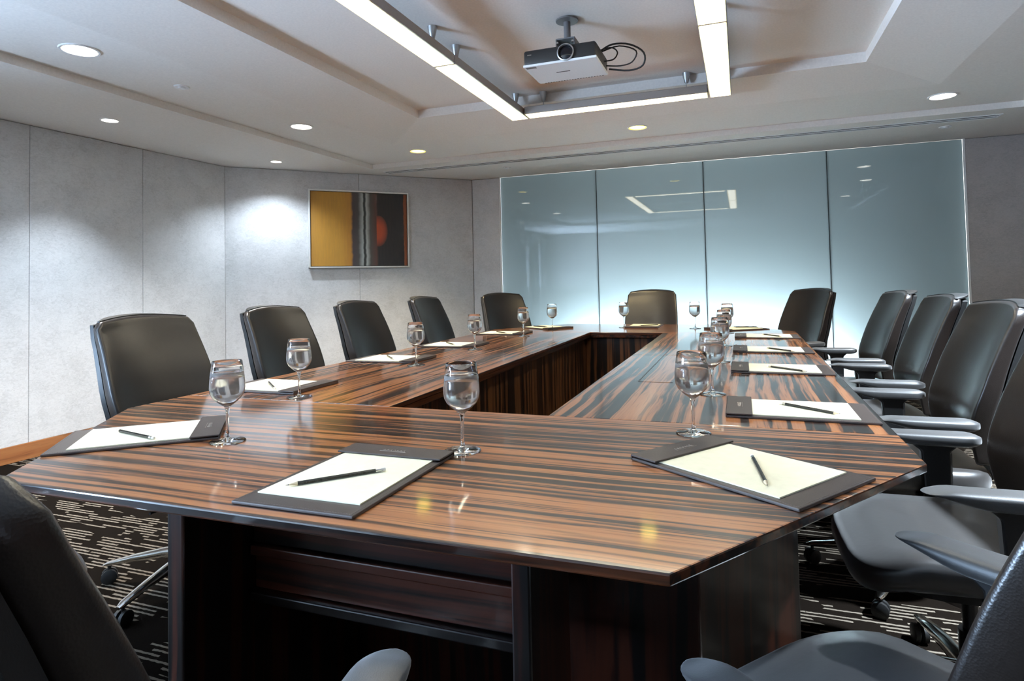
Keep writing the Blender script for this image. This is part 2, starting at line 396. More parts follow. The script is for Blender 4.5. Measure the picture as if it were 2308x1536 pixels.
MB().box((XL - .134, WY0 + .05, WZ0 + .05), (XL - .128, WY1 - .05, WZ1 - .05)).build('pane', 'pane', w1)
struct(MB().box((XL - .2, YF - .2, 0), (XR + .2, YF, 2.45)).build('wall_front', 'rear_wall'), 'wall behind the camera')
struct(MB().box((XL, YF, 0), (XL + .016, 4.45, .11)).build('baseboard_left', 'base_wood', bevel=.003), 'brown wooden baseboard on the left wall')
struct(MB().box((0.016, -.016, 0), (LEN2 - .01, 0, .11)).build('baseboard_corner', 'base_wood', None, (C1[0], C1[1], 0), ang2, bevel=.003), 'brown wooden baseboard on the canted wall')
struct(MB().box((C2[0] + .02, YB - .016, 0), (GX[0] - .02, YB, .11)).box((GX[-1] + .02, YB - .016, 0), (XR, YB, .11)).build('baseboard_back', 'base_wood', bevel=.003), 'brown wooden baseboard on the back wall')

# ------------------------------------------------------------------ ceiling fittings
def core_disc(name, mat, parent, r, z, n=28):
    me = bpy.data.meshes.new(name); vs = [(0, 0, z)]; at = [1.0]
    for rr, a in ((r*.80, 1.0), (r, 0.0)):
        vs += [(rr*math.cos(2*PI*i/n), rr*math.sin(2*PI*i/n), z + (.004 if a == 0 else 0)) for i in range(n)]; at += [a]*n
    fs = [(0, 1 + (i + 1) % n, 1 + i) for i in range(n)] + [(1 + i, 1 + (i + 1) % n, 1 + n + (i + 1) % n, 1 + n + i) for i in range(n)]
    me.from_pydata(vs, [], fs); A = me.attributes.new('core', 'FLOAT', 'POINT')
    for d, a in zip(A.data, at): d.value = a
    me.materials.append(M_[mat]); o = bpy.data.objects.new(name, me); COL.objects.link(o); o.parent = parent; return o
def spot(parent, power, col, angle, blend, z=-.03, radius=.04):
    l = bpy.data.lights.new('lamp', 'SPOT'); l.energy = power; l.color = col; l.spot_size = math.radians(angle); l.spot_blend = blend; l.shadow_soft_size = radius
    o = bpy.data.objects.new('lamp', l); COL.objects.link(o); o.parent = parent; o.location = (0, 0, z); return o
def downlight(x, y, z, r, mat, label, group, power, col, angle=95):
    e = tag(empty('downlight', (x, y, z)), label, 'ceiling light', group)
    MB().lathe([(r*.84, -.001), (r*.86, -.006), (r*.97, -.006), (r, -.001), (r, .003), (r*.84, .003), (r*.84, -.001)], 32).build('trim_ring', 'white', e, smooth=True)
    core_disc('lens', mat, e, r*.85, -.003)
    spot(e, power, col, angle, .8, -.02, r*.5)
    return e
WARM, WHITE, COOL = (1.0, .80, .45), (1.0, .96, .90), (.74, .87, 1.0)
RG, BG = 'round downlights in the raised ceiling ring', 'small downlights in the low ceiling border'
downlight(-3.02, 2.07, Z1, .088, 'lamp_white', 'large white round downlight nearest the camera at upper left', RG, 85, WHITE, 120)
downlight(-3.03, 3.70, Z1, .086, 'lamp_white', 'white round downlight in the raised ring left of the painting', RG, 85, WHITE, 120)
downlight(-2.68, 4.82, Z1, .082, 'lamp_warm', 'yellow round downlight nearest the painting, by the ceiling step', RG, 40, WARM)
downlight(-.725, 4.80, Z1, .082, 'lamp_warm', 'yellow round downlight below the pendant light, above the table end', RG, 40, WARM)
downlight(1.31, 4.82, Z1, .088, 'lamp_white', 'round downlight at the upper right beyond the pendant light', RG, 40, WHITE)
downlight(1.515, 2.07, Z1, .088, 'lamp_white', 'round downlight over the nearest right chairs, outside the view', RG, 420, COOL, 100)
downlight(1.515, 3.70, Z1, .088, 'lamp_white', 'round downlight over the farther right chairs, outside the view', RG, 300, COOL, 100)
downlight(-3.94, 2.90, Z0, .057, 'lamp_white', 'small downlight in the low ceiling nearest the left edge', BG, 42, COOL, 95)
downlight(-3.945, 4.47, Z0, .055, 'lamp_white', 'small downlight in the low ceiling near the wall corner', BG, 24, COOL, 125)
for y_ in (1.33, -.24): downlight(-3.945, y_, Z0, .057, 'lamp_white', 'small downlight in the low ceiling border ' + ('beside the window' if y_ < 0 else 'between the window and the fabric panels'), BG, 42, COOL, 95)
def disc(name, x, y, z, r, label, cat):
    e = tag(empty(name, (x, y, z)), label, cat)
    MB().lathe([(0, -.012), (r*.45, -.012), (r*.52, -.006), (r*.55, -.004)], 24).build('sensor_cap', 'white', e, smooth=True)
    MB().lathe([(r*.55, -.004), (r*.95, -.006), (r, -.002), (r, .002), (r*.55, .002), (r*.55, -.004)], 28).build('rim', 'white', e, smooth=True)
disc('ceiling_sensor', -3.05, 2.68, Z1, .042, 'flat white ceiling sensor between the two left downlights', 'sensor')
disc('ceiling_sensor', -2.16, 5.68, Z0, .04, 'small white ceiling disc above the left glass pane', 'sensor')
disc('ceiling_sensor', 1.54, 5.64, Z0, .045, 'small round ceiling disc above the right glass pane', 'sensor')
# slot diffuser
e = tag(empty('air_vent', (-.78, 5.405, Z0)), 'long linear slot air vent in the ceiling above the glass wall', 'vent')
m = MB()
for y in (-.055, .0, .05): m.box((-2.6, y - .006, -.006), (2.6, y + .006, .004))
for x in (-2.6, 2.59): m.box((x, -.06, -.006), (x + .01, .056, .004))
m.build('frame', 'white', e, bevel=.001, seg=1)
for y in (-.0275, .025): MB().box((-2.59, y - .0215, -.001), (2.59, y + .019, .004)).build('slot', 'slot', e)

# suspended rectangular light
ZB = 2.25
pl = tag(empty('pendant_light', (-.757, 2.88, ZB)), 'rectangular suspended fluorescent light loop above the table', 'pendant light')
def bar(x0, x1, y0, y1):
    ox, oy = -.757, 2.88
    h = MB().box((x0 - ox, y0 - oy, .004), (x1 - ox, y1 - oy, .055)).build('housing', 'alu', pl, bevel=.003, seg=1)
    a, b, c, d = x0 - ox + .004, x1 - ox - .004, y0 - oy + .004, y1 - oy - .004; k = .022
    vs = [(a, c, .002), (b, c, .002), (b, d, .002), (a, d, .002), (a + k, c + k, -.001), (b - k, c + k, -.001), (b - k, d - k, -.001), (a + k, d - k, -.001)]
    fs = [(0, 4, 5, 1), (1, 5, 6, 2), (2, 6, 7, 3), (3, 7, 4, 0), (4, 7, 6, 5)]
    me = bpy.data.meshes.new('diffuser'); me.from_pydata(vs, [], fs); A = me.attributes.new('core', 'FLOAT', 'POINT')
    for i in range(8): A.data[i].value = 0.0 if i < 4 else 1.0
    me.materials.append(M_['tube']); o = bpy.data.objects.new('diffuser', me); COL.objects.link(o); o.parent = h
for x0, x1 in ((-1.482, -1.358), (-.150, -.022)):
    bar(x0, x1, 2.853, 4.022); bar(x0, x1, 1.70, 2.843)
bar(-1.350, -.158, 3.905, 4.018); bar(-1.350, -.158, 1.70, 1.81)
for x, y in ((-1.42, 2.72), (-1.42, 2.99), (-1.42, 3.93), (-1.23, 3.962), (-.285, 3.962), (-.086, 2.72), (-.086, 2.99), (-.086, 3.93), (-1.42, 1.8), (-.086, 1.8)):
    k = MB().lathe([(0, .160 - .001), (.026, .159), (.024, .150), (.013, .100), (.009, .094), (0, .094)], 16, (x + .757, y - 2.88, 0)).build('canopy', 'alu', pl, smooth=True)
    MB().tube([(x + .757, y - 2.88, .095), (x + .757, y - 2.88, .054)], .0025, 6).build('cable', 'alu', k)

# ceiling projector
PJ = tag(empty('ceiling_projector', (-.777, 2.90, 2.15)), 'black and white projector hanging from a ceiling bracket', 'projector')
MB().box((-.178, -.132, .008), (.178, .132, .082)).build('body', 'proj_black', PJ, bevel=.012, seg=3, smooth=True)
bp = MB().box((-.180, -.134, 0), (.180, .134, .012)).build('bottom_plate', 'proj_white', PJ, bevel=.003)
m = MB()
for i in range(22): m.box((-.15 + i*.0143, .126, -.0008), (-.142 + i*.0143, .131, .001))
m.build('vent_slots', 'slot', bp)
MB().box((-.170, -.126, -.0008), (-.120, -.104, .001)).build('rating_label', 'grey', bp)
MB().box((-.05, -.01, -.0006), (.02, -.002, .001)).build('print', 'slot', bp)
ln = MB()
N = 36
prof = [(.037, 0), (.041, -.004), (.041, -.012), (.036, -.014), (.034, -.004)]
for (ra, ya), (rb, yb) in zip(prof, prof[1:]):
    vs = [(.034 + r*math.cos(2*PI*i/N), -.132 + y, .043 + r*math.sin(2*PI*i/N)) for r, y in ((ra, ya), (rb, yb)) for i in range(N)]
    ln.add(vs, [(i, (i + 1) % N, N + (i + 1) % N, N + i) for i in range(N)])
ring = ln.build('lens_ring', 'alu', PJ, smooth=True)
lm = MB(); vs = [(.034, -.139, .043)]; fs = []
for q, (r, y) in enumerate(((.018, -.137), (.036, -.131))): vs += [(.034 + r*math.cos(2*PI*i/N), y, .043 + r*math.sin(2*PI*i/N)) for i in range(N)]
fs = [(0, 1 + i, 1 + (i + 1) % N) for i in range(N)] + [(1 + i, 1 + N + i, 1 + N + (i + 1) % N, 1 + (i + 1) % N) for i in range(N)]
lm.add(vs, fs).build('lens', 'lens', ring, smooth='all')
MB().box((-.158, -.1335, .055), (-.138, -.131, .059)).build('badge', 'emboss', PJ)
MB().box((-.085, -.05, .081), (.075, .06, .090)).build('mount_plate', 'grey', PJ, bevel=.002)
br = MB().box((-.040, -.045, .090), (-.034, .045, .150)).box((.050, -.045, .090), (.056, .045, .150)).box((-.040, -.045, .145), (.056, .045, .152)).build('bracket', 'grey', PJ, bevel=.002)
for x in (-.030, .046): MB().lathe([(0, -.004), (.006, -.004), (.006, .004), (0, .004)], 10, (x, -.048, .128)).build('bolt', 'chrome', br)
MB().tube([(.008, 0, .15), (.008, 0, .262)], .017, 14).build('drop_pole', 'grey', PJ, smooth=True)
MB().lathe([(0, .2575), (.05, .2575), (.055, .254), (.055, .2480), (.02, .244), (0, .244)], 24, (.008, 0, 0)).build('ceiling_plate', 'grey', PJ, smooth=True)
def loop(pts, n=24):
    out = []
    P = [Vector(pts[0])] + [Vector(p) for p in pts] + [Vector(pts[-1])]
    for k in range(1, len(P) - 2):
        for i in range(n//(len(P) - 3)):
            s = i/(n//(len(P) - 3)); a, b, c, d = P[k - 1:k + 3]
            out.append(.5*((2*b) + (c - a)*s + (2*a - 5*b + 4*c - d)*s*s + (3*b - a - 3*c + d)*s**3))
    return out + [P[-2]]
for pts, r in (([(.17, .02, .085), (.23, .0, .100), (.31, .02, .095), (.37, .06, .060), (.36, .09, .01), (.29, .11, .0), (.19, .11, .02)], .0045),
               ([(.17, .03, .083), (.26, .02, .095), (.335, .05, .07), (.31, .08, .03), (.25, .09, .022), (.18, .09, .032)], .0035),
               ([(.17, .0, .080), (.225, .0, .085), (.25, .02, .065), (.225, .05, .045), (.178, .06, .045)], .0035)):
    MB().tube(loop(pts), r, 7).build('cable', 'rubber', PJ, smooth='all')

# ------------------------------------------------------------------ painting on the canted wall
nrm = Vector((math.sin(ang2), -math.cos(ang2)))
pc = Vector(C1) + d2.normalized()*1.252 + nrm*.013
pt = tag(empty('painting', (pc.x, pc.y, 1.685), ang2), 'abstract ochre, grey and black painting in a thin silver frame', 'painting')
w2, h2 = .503, .392
m = MB()
for a, b in (((-w2, -.045, -h2), (w2, 0, -h2 + .015)), ((-w2, -.045, h2 - .015), (w2, 0, h2)), ((-w2, -.045, -h2), (-w2 + .015, 0, h2)), ((w2 - .015, -.045, -h2), (w2, 0, h2))): m.box(a, b)
m.build('frame', 'silver', pt, bevel=.002)
MB().box((-w2 + .012, -.024, -h2 + .012), (w2 - .012, -.002, h2 - .012)).build('liner', 'black_liner', pt)
MB().box((-w2 + .020, -.034, -h2 + .020), (w2 - .020, -.022, h2 - .020)).build('canvas', 'canvas', pt, bevel=.002)

# ------------------------------------------------------------------ conference table
TX, TY, TZ, TH = -.7645, 2.998, .74, .017
OUT = [(-1.430, .815), (-.098, .815), (.335, 1.432), (.335, 4.562), (-.098, 5.180), (-1.430, 5.180), (-1.864, 4.562), (-1.864, 1.432)]
IX0, IX1, IY0, IY1 = -1.041, -.5245, 1.665, 4.370
tb = tag(empty('conference_table', (TX, TY, 0)), 'long eight-sided glossy striped ebony conference table with an open centre', 'table')
def loc(poly): return [(x - TX, y - TY) for x, y in poly]
def ch(y, side):  # x of the outer edge at a given y
    if y < 1.432: k = (y - .815)/(1.432 - .815); a, b = (-.098, .335) if side > 0 else (-1.430, -1.864)
    elif y > 4.562: k = (5.180 - y)/(5.180 - 4.562); a, b = (-.098, .335) if side > 0 else (-1.430, -1.864)
    else: return .335 if side > 0 else -1.864
    return a + (b - a)*k
g = .0012
secs = [([(-1.430, .815), (-.098, .815), (.335, 1.432), (.335, IY0 - g), (-1.864, IY0 - g), (-1.864, 1.432)], 'wood_x'),
        ([(-1.864, IY1 + g), (.335, IY1 + g), (.335, 4.562), (-.098, 5.18), (-1.43, 5.18), (-1.864, 4.562)], 'wood_x')]
for xa, xb in ((-1.864, IX0), (IX1, .335)):
    for ya, yb in ((IY0 + g, 3.10 - g), (3.10 + g, IY1 - g)): secs.append(([(xa, ya), (xb, ya), (xb, yb), (xa, yb)], 'wood_y'))
for poly, mat in secs:
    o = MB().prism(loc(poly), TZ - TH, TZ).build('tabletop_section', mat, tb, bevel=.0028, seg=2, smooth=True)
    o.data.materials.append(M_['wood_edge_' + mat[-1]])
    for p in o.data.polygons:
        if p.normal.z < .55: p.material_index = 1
# darker edge band just under the top, set back, outside and round the opening
def band(poly, d0, d1, z0, z1, name, mat):
    A, B = offset_poly(loc(poly), d0), offset_poly(loc(poly), d1)
    n = len(A); mm = MB()
    vs = [(x, y, z0) for x, y in A] + [(x, y, z0) for x, y in B] + [(x, y, z1) for x, y in A] + [(x, y, z1) for x, y in B]
    fs = []
    for i in range(n):
        j = (i + 1) % n
        fs += [(i, j, n + j, n + i), (2*n + i, 3*n + i, 3*n + j, 2*n + j), (i, 2*n + i, 2*n + j, j), (n + i, n + j, 3*n + j, 3*n + i)]
    return mm.add(vs, fs).build(name, mat, tb, bevel=.002, seg=1)
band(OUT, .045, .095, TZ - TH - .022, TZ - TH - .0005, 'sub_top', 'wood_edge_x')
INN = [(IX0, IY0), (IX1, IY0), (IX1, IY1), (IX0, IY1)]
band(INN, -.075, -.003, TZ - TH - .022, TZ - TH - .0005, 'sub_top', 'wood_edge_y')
# inner panels round the well, vertical grain
ZP = TZ - TH - .0225
for a, b in (((IX0 - .075, IY0 - .055, 0), (IX0 - .045, IY1 + .055, ZP)), ((IX1 + .045, IY0 - .055, 0), (IX1 + .075, IY1 + .055, ZP))):
    n = 4; L = (b[1] - a[1])/n
    for k in range(n):
        MB().box((a[0] - TX, a[1] + k*L - TY + .0015, .002), (b[0] - TX, a[1] + (k + 1)*L - TY - .0015, ZP)).build('well_panel', 'wood_shade_well', tb, bevel=.0015, seg=1)
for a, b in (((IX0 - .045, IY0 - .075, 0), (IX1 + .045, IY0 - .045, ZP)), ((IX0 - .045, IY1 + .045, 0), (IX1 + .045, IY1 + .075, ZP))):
    MB().box((a[0] - TX + .001, a[1] - TY, .002), (b[0] - TX - .001, b[1] - TY, ZP)).build('well_panel', 'wood_shade_well', tb, bevel=.0015, seg=1)
# near end: full-height pedestal on the right, upright panel on the left, hung modesty panel between
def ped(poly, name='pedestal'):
    return MB().prism(loc(poly), .002, TZ - TH - .001).build(name, 'wood_shade_z', tb, bevel=.004, seg=2)
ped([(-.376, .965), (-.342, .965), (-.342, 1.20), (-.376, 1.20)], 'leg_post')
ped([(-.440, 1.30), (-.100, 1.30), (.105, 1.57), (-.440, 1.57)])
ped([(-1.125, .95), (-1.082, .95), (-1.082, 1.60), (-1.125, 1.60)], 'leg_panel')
md = MB().box((-1.08 - TX, 1.14 - TY, .53), (-.378 - TX, 1.165 - TY, TZ - TH - .001)).build('modesty_panel', 'wood_shade_h', tb, bevel=.003)
MB().box((-1.08 - TX, 1.128 - TY, .505), (-.378 - TX, 1.165 - TY, .527)).build('rail', 'wood_shade_h', md, bevel=.003)
MB().box((-1.08 - TX, 1.146 - TY, .425), (-.378 - TX, 1.165 - TY, .503)).build('lower_board', 'wood_shade_h', md, bevel=.002)
MB().box((-1.08 - TX, 1.128 - TY, .400), (-.378 - TX, 1.165 - TY, .422)).build('rail', 'wood_shade_h', md, bevel=.003)
MB().box((-1.08 - TX, 1.55 - TY, .002), (-.45 - TX, 1.575 - TY, TZ - TH - .025)).build('back_panel', 'wood_shade_z', tb, bevel=.002)
# far end and long sides: plain supports
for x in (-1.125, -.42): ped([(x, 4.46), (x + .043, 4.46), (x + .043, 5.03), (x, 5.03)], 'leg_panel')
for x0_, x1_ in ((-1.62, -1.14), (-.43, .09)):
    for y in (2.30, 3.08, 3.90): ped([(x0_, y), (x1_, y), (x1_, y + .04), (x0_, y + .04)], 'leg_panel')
# cable flaps let into the long sides
for x0_, x1_ in ((-1.308, -1.180), (-.368, -.245)):
    fl = MB()
    fl.box((x0_ - TX, 2.29 - TY, TZ - .001), (x1_ - TX, 3.095 - TY, TZ + .0012)).build('cable_flap', 'wood_y', tb, bevel=.001, seg=1)
    MB().box((x0_ - TX - .003, 2.29 - TY - .003, TZ - .002), (x0_ - TX, 3.74 - TY, TZ + .0006)).build('flap_gap', 'black_liner', tb)
    MB().box((x0_ - TX, 3.105 - TY, TZ - .001), (x1_ - TX, 3.74 - TY, TZ + .0012)).build('cable_flap', 'wood_y', tb, bevel=.001, seg=1)
    MB().box((x0_ - TX, 2.287 - TY, TZ - .002), (x1_ - TX, 2.29 - TY, TZ + .0006)).build('flap_gap', 'black_liner', tb)

# ------------------------------------------------------------------ office chairs
def backrest_pt(u, v, back=0.0):
    """u across -1..1, v 0 bottom .. 1 top; back = 0 front face, 1 rear face"""
    z = .485 + .53*v
    w = .200 + .034*smooth01(0, .45, v) - .016*smooth01(.45, 1, v)
    if v > .93: w *= 1 - .10*((v - .93)/.07)**2.5
    ys = [(-.15, -.200), (0, -.190), (.25, -.168), (.5, -.203), (.75, -.250), (1.0, -.303), (1.15, -.335)]
    for (a, ya), (b, yb) in zip(ys, ys[1:]):
        if a <= v <= b + 1e-9:
            i = ys.index((a, ya)); t = (v - a)/(b - a)
            y0_ = ys[max(i - 1, 0)][1]; y3_ = ys[min(i + 2, len(ys) - 1)][1]
            y = .5*(2*ya + (yb - y0_)*t + (2*y0_ - 5*ya + 4*yb - y3_)*t*t + (3*ya - y0_ - 3*yb + y3_)*t**3); break
    y += .058*u*u*(1 - .25*v) - .006*abs(u)**12
    z -= .016*u*u*smooth01(.5, 1, v)
    th = .078 - .036*v
    y -= back*th
    return (u*w, y, z)
def make_chair():
    root = empty('office_chair')
    # cushion
    o = superell(.245, .25, 40, 4.2, (0, .045)); R = []
    def zf(x, y, z): return z - .034*smooth01(.14, .30, y) - .006*(1 - min(1, (x/.24)**2))*(1 - smooth01(.1, .3, y)) + .004*abs(x/.245)**2
    for k, z in ((.86, .392), (.97, .402), (1.0, .420), (1.0, .444), (.975, .461), (.91, .471), (.70, .473), (.40, .472), (.12, .471)):
        R.append([(x*k, .045 + (y - .045)*k, zf(x*k, .045 + (y - .045)*k, z)) for x, y in o])
    MB().rings(R).build('seat', 'seat_leather_lit', root, smooth='all')
    o2 = superell(.20, .20, 28, 3.5, (0, .03))
    MB().rings([[(x*k, .03 + (y - .03)*k, z) for x, y in o2] for k, z in ((.55, .345), (.9, .362), (1.0, .391))]).build('seat_pan', 'plastic', root, smooth=True)
    # backrest: padded closed shell
    nu, nv = 18, 22; vs = []; fs = []
    us = [-1 + 2*i/nu for i in range(nu + 1)]; us = [math.copysign(abs(x)**.75, x) for x in us]
    vv = [j/nv for j in range(nv + 1)]; vv = [x + .02*math.sin(2*PI*x) for x in vv]
    for bk in (0, 1):
        for v in vv:
            for u in us:
                p = Vector(backrest_pt(u, min(max(v, 0), 1), bk))
                if bk: p.x *= .95
                vs.append(tuple(p))
    n = nu + 1; O = n*(nv + 1)
    for j in range(nv):
        for i in range(nu):
            a = j*n + i; fs += [(a, a + 1, a + n + 1, a + n), (O + a, O + a + n, O + a + n + 1, O + a + 1)]
    for j in range(nv): fs += [(j*n, (j + 1)*n, O + (j + 1)*n, O + j*n), (j*n + nu, O + j*n + nu, O + (j + 1)*n + nu, (j + 1)*n + nu)]
    for i in range(nu): fs += [(i, O + i, O + i + 1, i + 1), (nv*n + i, nv*n + i + 1, O + nv*n + i + 1, O + nv*n + i)]
    bk = MB().add(vs, fs).build('backrest', 'leather', root, bevel=.012, seg=3, angle=50, smooth='all')
    # rear shell with the handle lip along its top
    vs = []; fs = []
    for lay in (1.02, 1.32):
        for v in [.02 + .955*j/10 for j in range(11)]:
            for i in range(13):
                u = -.93 + 1.86*i/12; p = backrest_pt(u, v, lay); vs.append((p[0], p[1] - (.006 if lay > 1.2 else 0), p[2]))
    n = 13; O = n*11
    for j in range(10):
        for i in range(12):
            a = j*n + i; fs += [(a, a + 1, a + n + 1, a + n), (O + a, O + a + n, O + a + n + 1, O + a + 1)]
    for j in range(10): fs += [(j*n, (j + 1)*n, O + (j + 1)*n, O + j*n), (j*n + 12, O + j*n + 12, O + (j + 1)*n + 12, (j + 1)*n + 12)]
    for i in range(12): fs += [(i, O + i, O + i + 1, i + 1), (10*n + i, 10*n + i + 1, O + 10*n + i + 1, O + 10*n + i)]
    sh = MB().add(vs, fs).build('back_shell', 'plastic', root, smooth=True)
    # lip
    R = []
    for i in range(21):
        u = -1 + 2*i/20; p = backrest_pt(u*.98, 1.0, .55); ext = .046*(1 - abs(u)**3.2) + .004
        x, y, z = p[0], p[1], p[2] + .001
        e2 = ext/.05; R.append([(x, y + .012, z - .012), (x, y + .010, z + .003), (x, y - ext*.6, z + .001 + .005*e2), (x*.985, y - ext, z + .004*e2), (x*.985, y - ext - .002, z - .003), (x, y - ext*.6, z - .004 - .004*e2)])
    MB().rings(R).build('top_lip', 'plastic', sh, smooth=True)
    # spine down to the mechanism
    MB().rings([[(s*.035, y + d, z) for s, d in ((-1, -.012), (1, -.012), (1, .012), (-1, .012))] for y, z in ((-.300, .78), (-.285, .62), (-.275, .48), (-.235, .40), (-.12, .365), (0, .36))]).build('back_spine', 'plastic', root, bevel=.004, smooth=True)
    # arms
    for s in (-1, 1):
        R = []
        for q in range(25):
            k = (1 - math.cos(PI*q/24))/2; y = -.130 + .297*k
            w_ = .043*(1 - .16*k)*(1 - (2*abs(k - .5))**7)**.5 if 0 < q < 24 else .003
            zt = .6505 - .010*smooth01(.80, 1.0, k) - .006*smooth01(.12, 0, k); zb = .612 + .026*smooth01(.55, 1.0, k) + .008*smooth01(.15, 0, k)
            cz, hz = (zt + zb)/2, (zt - zb)/2*(.55 + .45*min(1, w_/.030))
            R.append([(s*.272 + x, y, cz + z_) for x, z_ in superell(w_, hz, 24, 3.2)])
        ap = MB().rings(R).build('arm_pad', 'arm', root, smooth='all')
        MB().rings([[(s*.272 + a*.5*w_, y + b*.5*l_, z) for a, b in ((-1, -1), (1, -1), (1, 1), (-1, 1))] for y, z, w_, l_ in ((-.010, .620, .040, .13), (-.012, .595, .034, .075), (-.015, .44, .030, .066), (-.005, .385, .030, .066))]).build('arm_post', 'dark_metal', root, bevel=.005, seg=2, smooth=True)
        MB().rings([[(x, y_, z) for y_, z in ((-.045, .372), (.035, .372), (.035, .388), (-.045, .388))] for x in (s*.10, s*.287)]).build('arm_bracket', 'dark_metal', root, bevel=.003)
    # mechanism, column, star base, casters
    MB().box((-.075, -.13, .315), (.075, .12, .352)).build('mechanism', 'plastic', root, bevel=.012, seg=2, smooth=True)
    MB().tube([(.07, .02, .335), (.235, .03, .335)], .005, 8).build('tilt_lever', 'plastic', root, smooth=True)
    MB().lathe([(0, .085), (.028, .085), (.028, .22), (.018, .22), (.018, .32), (0, .32)], 20).build('gas_column', 'dark_metal', root, smooth=True)
    MB().lathe([(0, .075), (.040, .075), (.046, .085), (.044, .125), (.034, .132), (0, .132)], 24).build('hub', 'chrome', root, smooth=True)
    for k in range(5):
        a = 2*PI*k/5 + .09; ca, sa = math.cos(a), math.sin(a)
        R = []
        for q, z, w_, h_ in ((.030, .112, .026, .044), (.13, .107, .023, .036), (.24, .092, .019, .026), (.335, .074, .015, .018), (.355, .068, .009, .010)):
            R.append([(q*ca - x*sa, q*sa + x*ca, z + y) for x, y in superell(w_, h_*.5, 10, 2.6)])
        MB().rings(R).build('base_leg', 'chrome', root, smooth=True)
        cs = MB()
        for s in (-1, 1):
            b = a + .9*k; cb, sb = math.cos(b), math.sin(b)
            cx, cy = .335*ca - s*.012*sb, .335*sa + s*.012*cb
            nn = 14; rr = .027
            rg = [[(cx + rr*kk*math.cos(2*PI*i/nn)*cb - d*sb, cy + rr*kk*math.cos(2*PI*i/nn)*sb + d*cb, .0272 + rr*kk*math.sin(2*PI*i/nn)) for i in range(nn)] for kk, d in ((.75, -.009), (1, -.006), (1, .006), (.75, .009))]
            cs.rings(rg)
        cs.tube([(.335*ca, .335*sa, .03), (.335*ca, .335*sa, .066)], .006, 8)
        cs.build('caster', 'rubber', root, smooth=True)
    return root
chair = make_chair()
GC = 'leather chairs round the table'
NX, NY = .818, .576
def cpos(cx, cy, nx, ny, out=.185): return (cx + nx*out, cy + ny*out)
CH = []  # x, y, facing angle of local +y, label
def face(fx, fy): return math.atan2(fy, fx) - PI/2
for y, lab in ((1.87, 'dark leather chair on the left side, largest and nearest the left wall panels'), (2.62, 'dark leather chair second from the camera along the left side'),
               (3.37, 'dark leather chair third from the camera along the left side'), (4.27, 'dark leather chair fourth along the left side, right of the painting')):
    CH.append((-2.00 if y < 2 else -2.05, y - (.04 if y < 2 else 0), face(1, 0), lab))
for x, y, lab in ((.515, 1.86, 'dark leather chair nearest the camera along the right side, shiny seat at the table corner'), (.555, 2.60, 'dark leather chair second along the right side, tall back before the brown wall panel'),
               (.595, 3.38, 'dark leather chair third along the right side, before the white trim of the glass'), (.575, 4.14, 'dark leather chair fourth along the right side, before the last glass pane')):
    CH.append((x, y, face(-1, 0) + (.10 if y > 4 else .03), lab))
x_, y_ = cpos(-1.647, 4.871, -NX, NY); CH.append((x_, y_, face(NX, -NY), 'dark leather chair at the far left corner, before the left edge of the glass'))
x_, y_ = cpos(.118, 4.871, NX, NY); CH.append((x_, y_, face(-NX, -NY), 'dark leather chair at the far right corner of the table'))
CH.append((-.765, 5.365, face(0, -1), 'dark brown chair at the far end of the table facing the camera'))
CH.append((-.690, .515, .13, 'dark foreground chair at the lower left seen from behind'))
CH.append((.213, 1.006, .884, 'dark foreground chair at the lower right with pale sheen on the seat'))
CH.append((-1.83, .895, face(NX, NY) + .6, 'dark chair at the near left table corner, only its seat edge in view'))
for i, (x, y, a, lab) in enumerate(CH):
    o = chair if i == 0 else copy_tree(chair)
    o.location = (x, y, 0); o.rotation_euler = (0, 0, a); tag(o, lab, 'chair', GC)
    if 'lower right' in lab:                               # this chair's left arm is set lower
        for c in o.children:
            if c.name.startswith(('arm_pad', 'arm_post')) and sum(v_.co.x for v_ in c.data.vertices) < 0: c.location.z -= .055

# ------------------------------------------------------------------ desk folios, pencils, glasses
PW, PL = .252, .372
def make_folio():
    root = empty('desk_folio')
    MB().box((-PW/2, -PL/2, 0), (PW/2, PL/2, .006)).build('board', 'folio', root, bevel=.002, seg=2, smooth=True)
    MB().box((-PW/2 + .017, -PL/2 + .045, .0062), (PW/2 - .017, PL/2 - .022, .0085)).build('paper', 'paper', root)
    fl = MB().box((-PW/2 - .001, PL/2 - .068, .0088), (PW/2 + .001, PL/2 + .001, .0128)).box((-PW/2 - .001, PL/2 - .003, .001), (PW/2 + .001, PL/2 + .001, .0128)).build('flap', 'folio', root, bevel=.0015, seg=2, smooth=True)
    m = MB(); y = PL/2 - .034
    rnd = random.Random(3)
    x = -.028
    for k in range(7):                                     # worn, unreadable stamped lettering
        h = rnd.uniform(.006, .011)
        m.tube([(x, y - h/2, .0129), (x + .002, y + h/2, .0129)], .0006, 5)
        m.tube([(x, y, .0129), (x + .0035, y + rnd.uniform(-.003, .003), .0129), (x + .005, y - h/2, .0129)], .0006, 5)
        x += .008
    m.tube([(-.034, y - .009, .0129), (.030, y - .009, .0129)], .0005, 5)
    m.build('stamp', 'emboss', fl)
    st = MB()
    n = 60
    for s in (-1, 1):
        for i in range(n):
            yy = -PL/2 + .006 + i*(PL - .075)/n
            st.box((s*(PW/2 - .006) - .0004, yy, .0058), (s*(PW/2 - .006) + .0004, yy + .0030, .0064))
    for i in range(44):
        xx = -PW/2 + .006 + i*(PW - .012)/44
        st.box((xx, -PL/2 + .0055, .0058), (xx + .0032, -PL/2 + .0063, .0064))
    st.build('stitching', 'stitch', root)
    return root
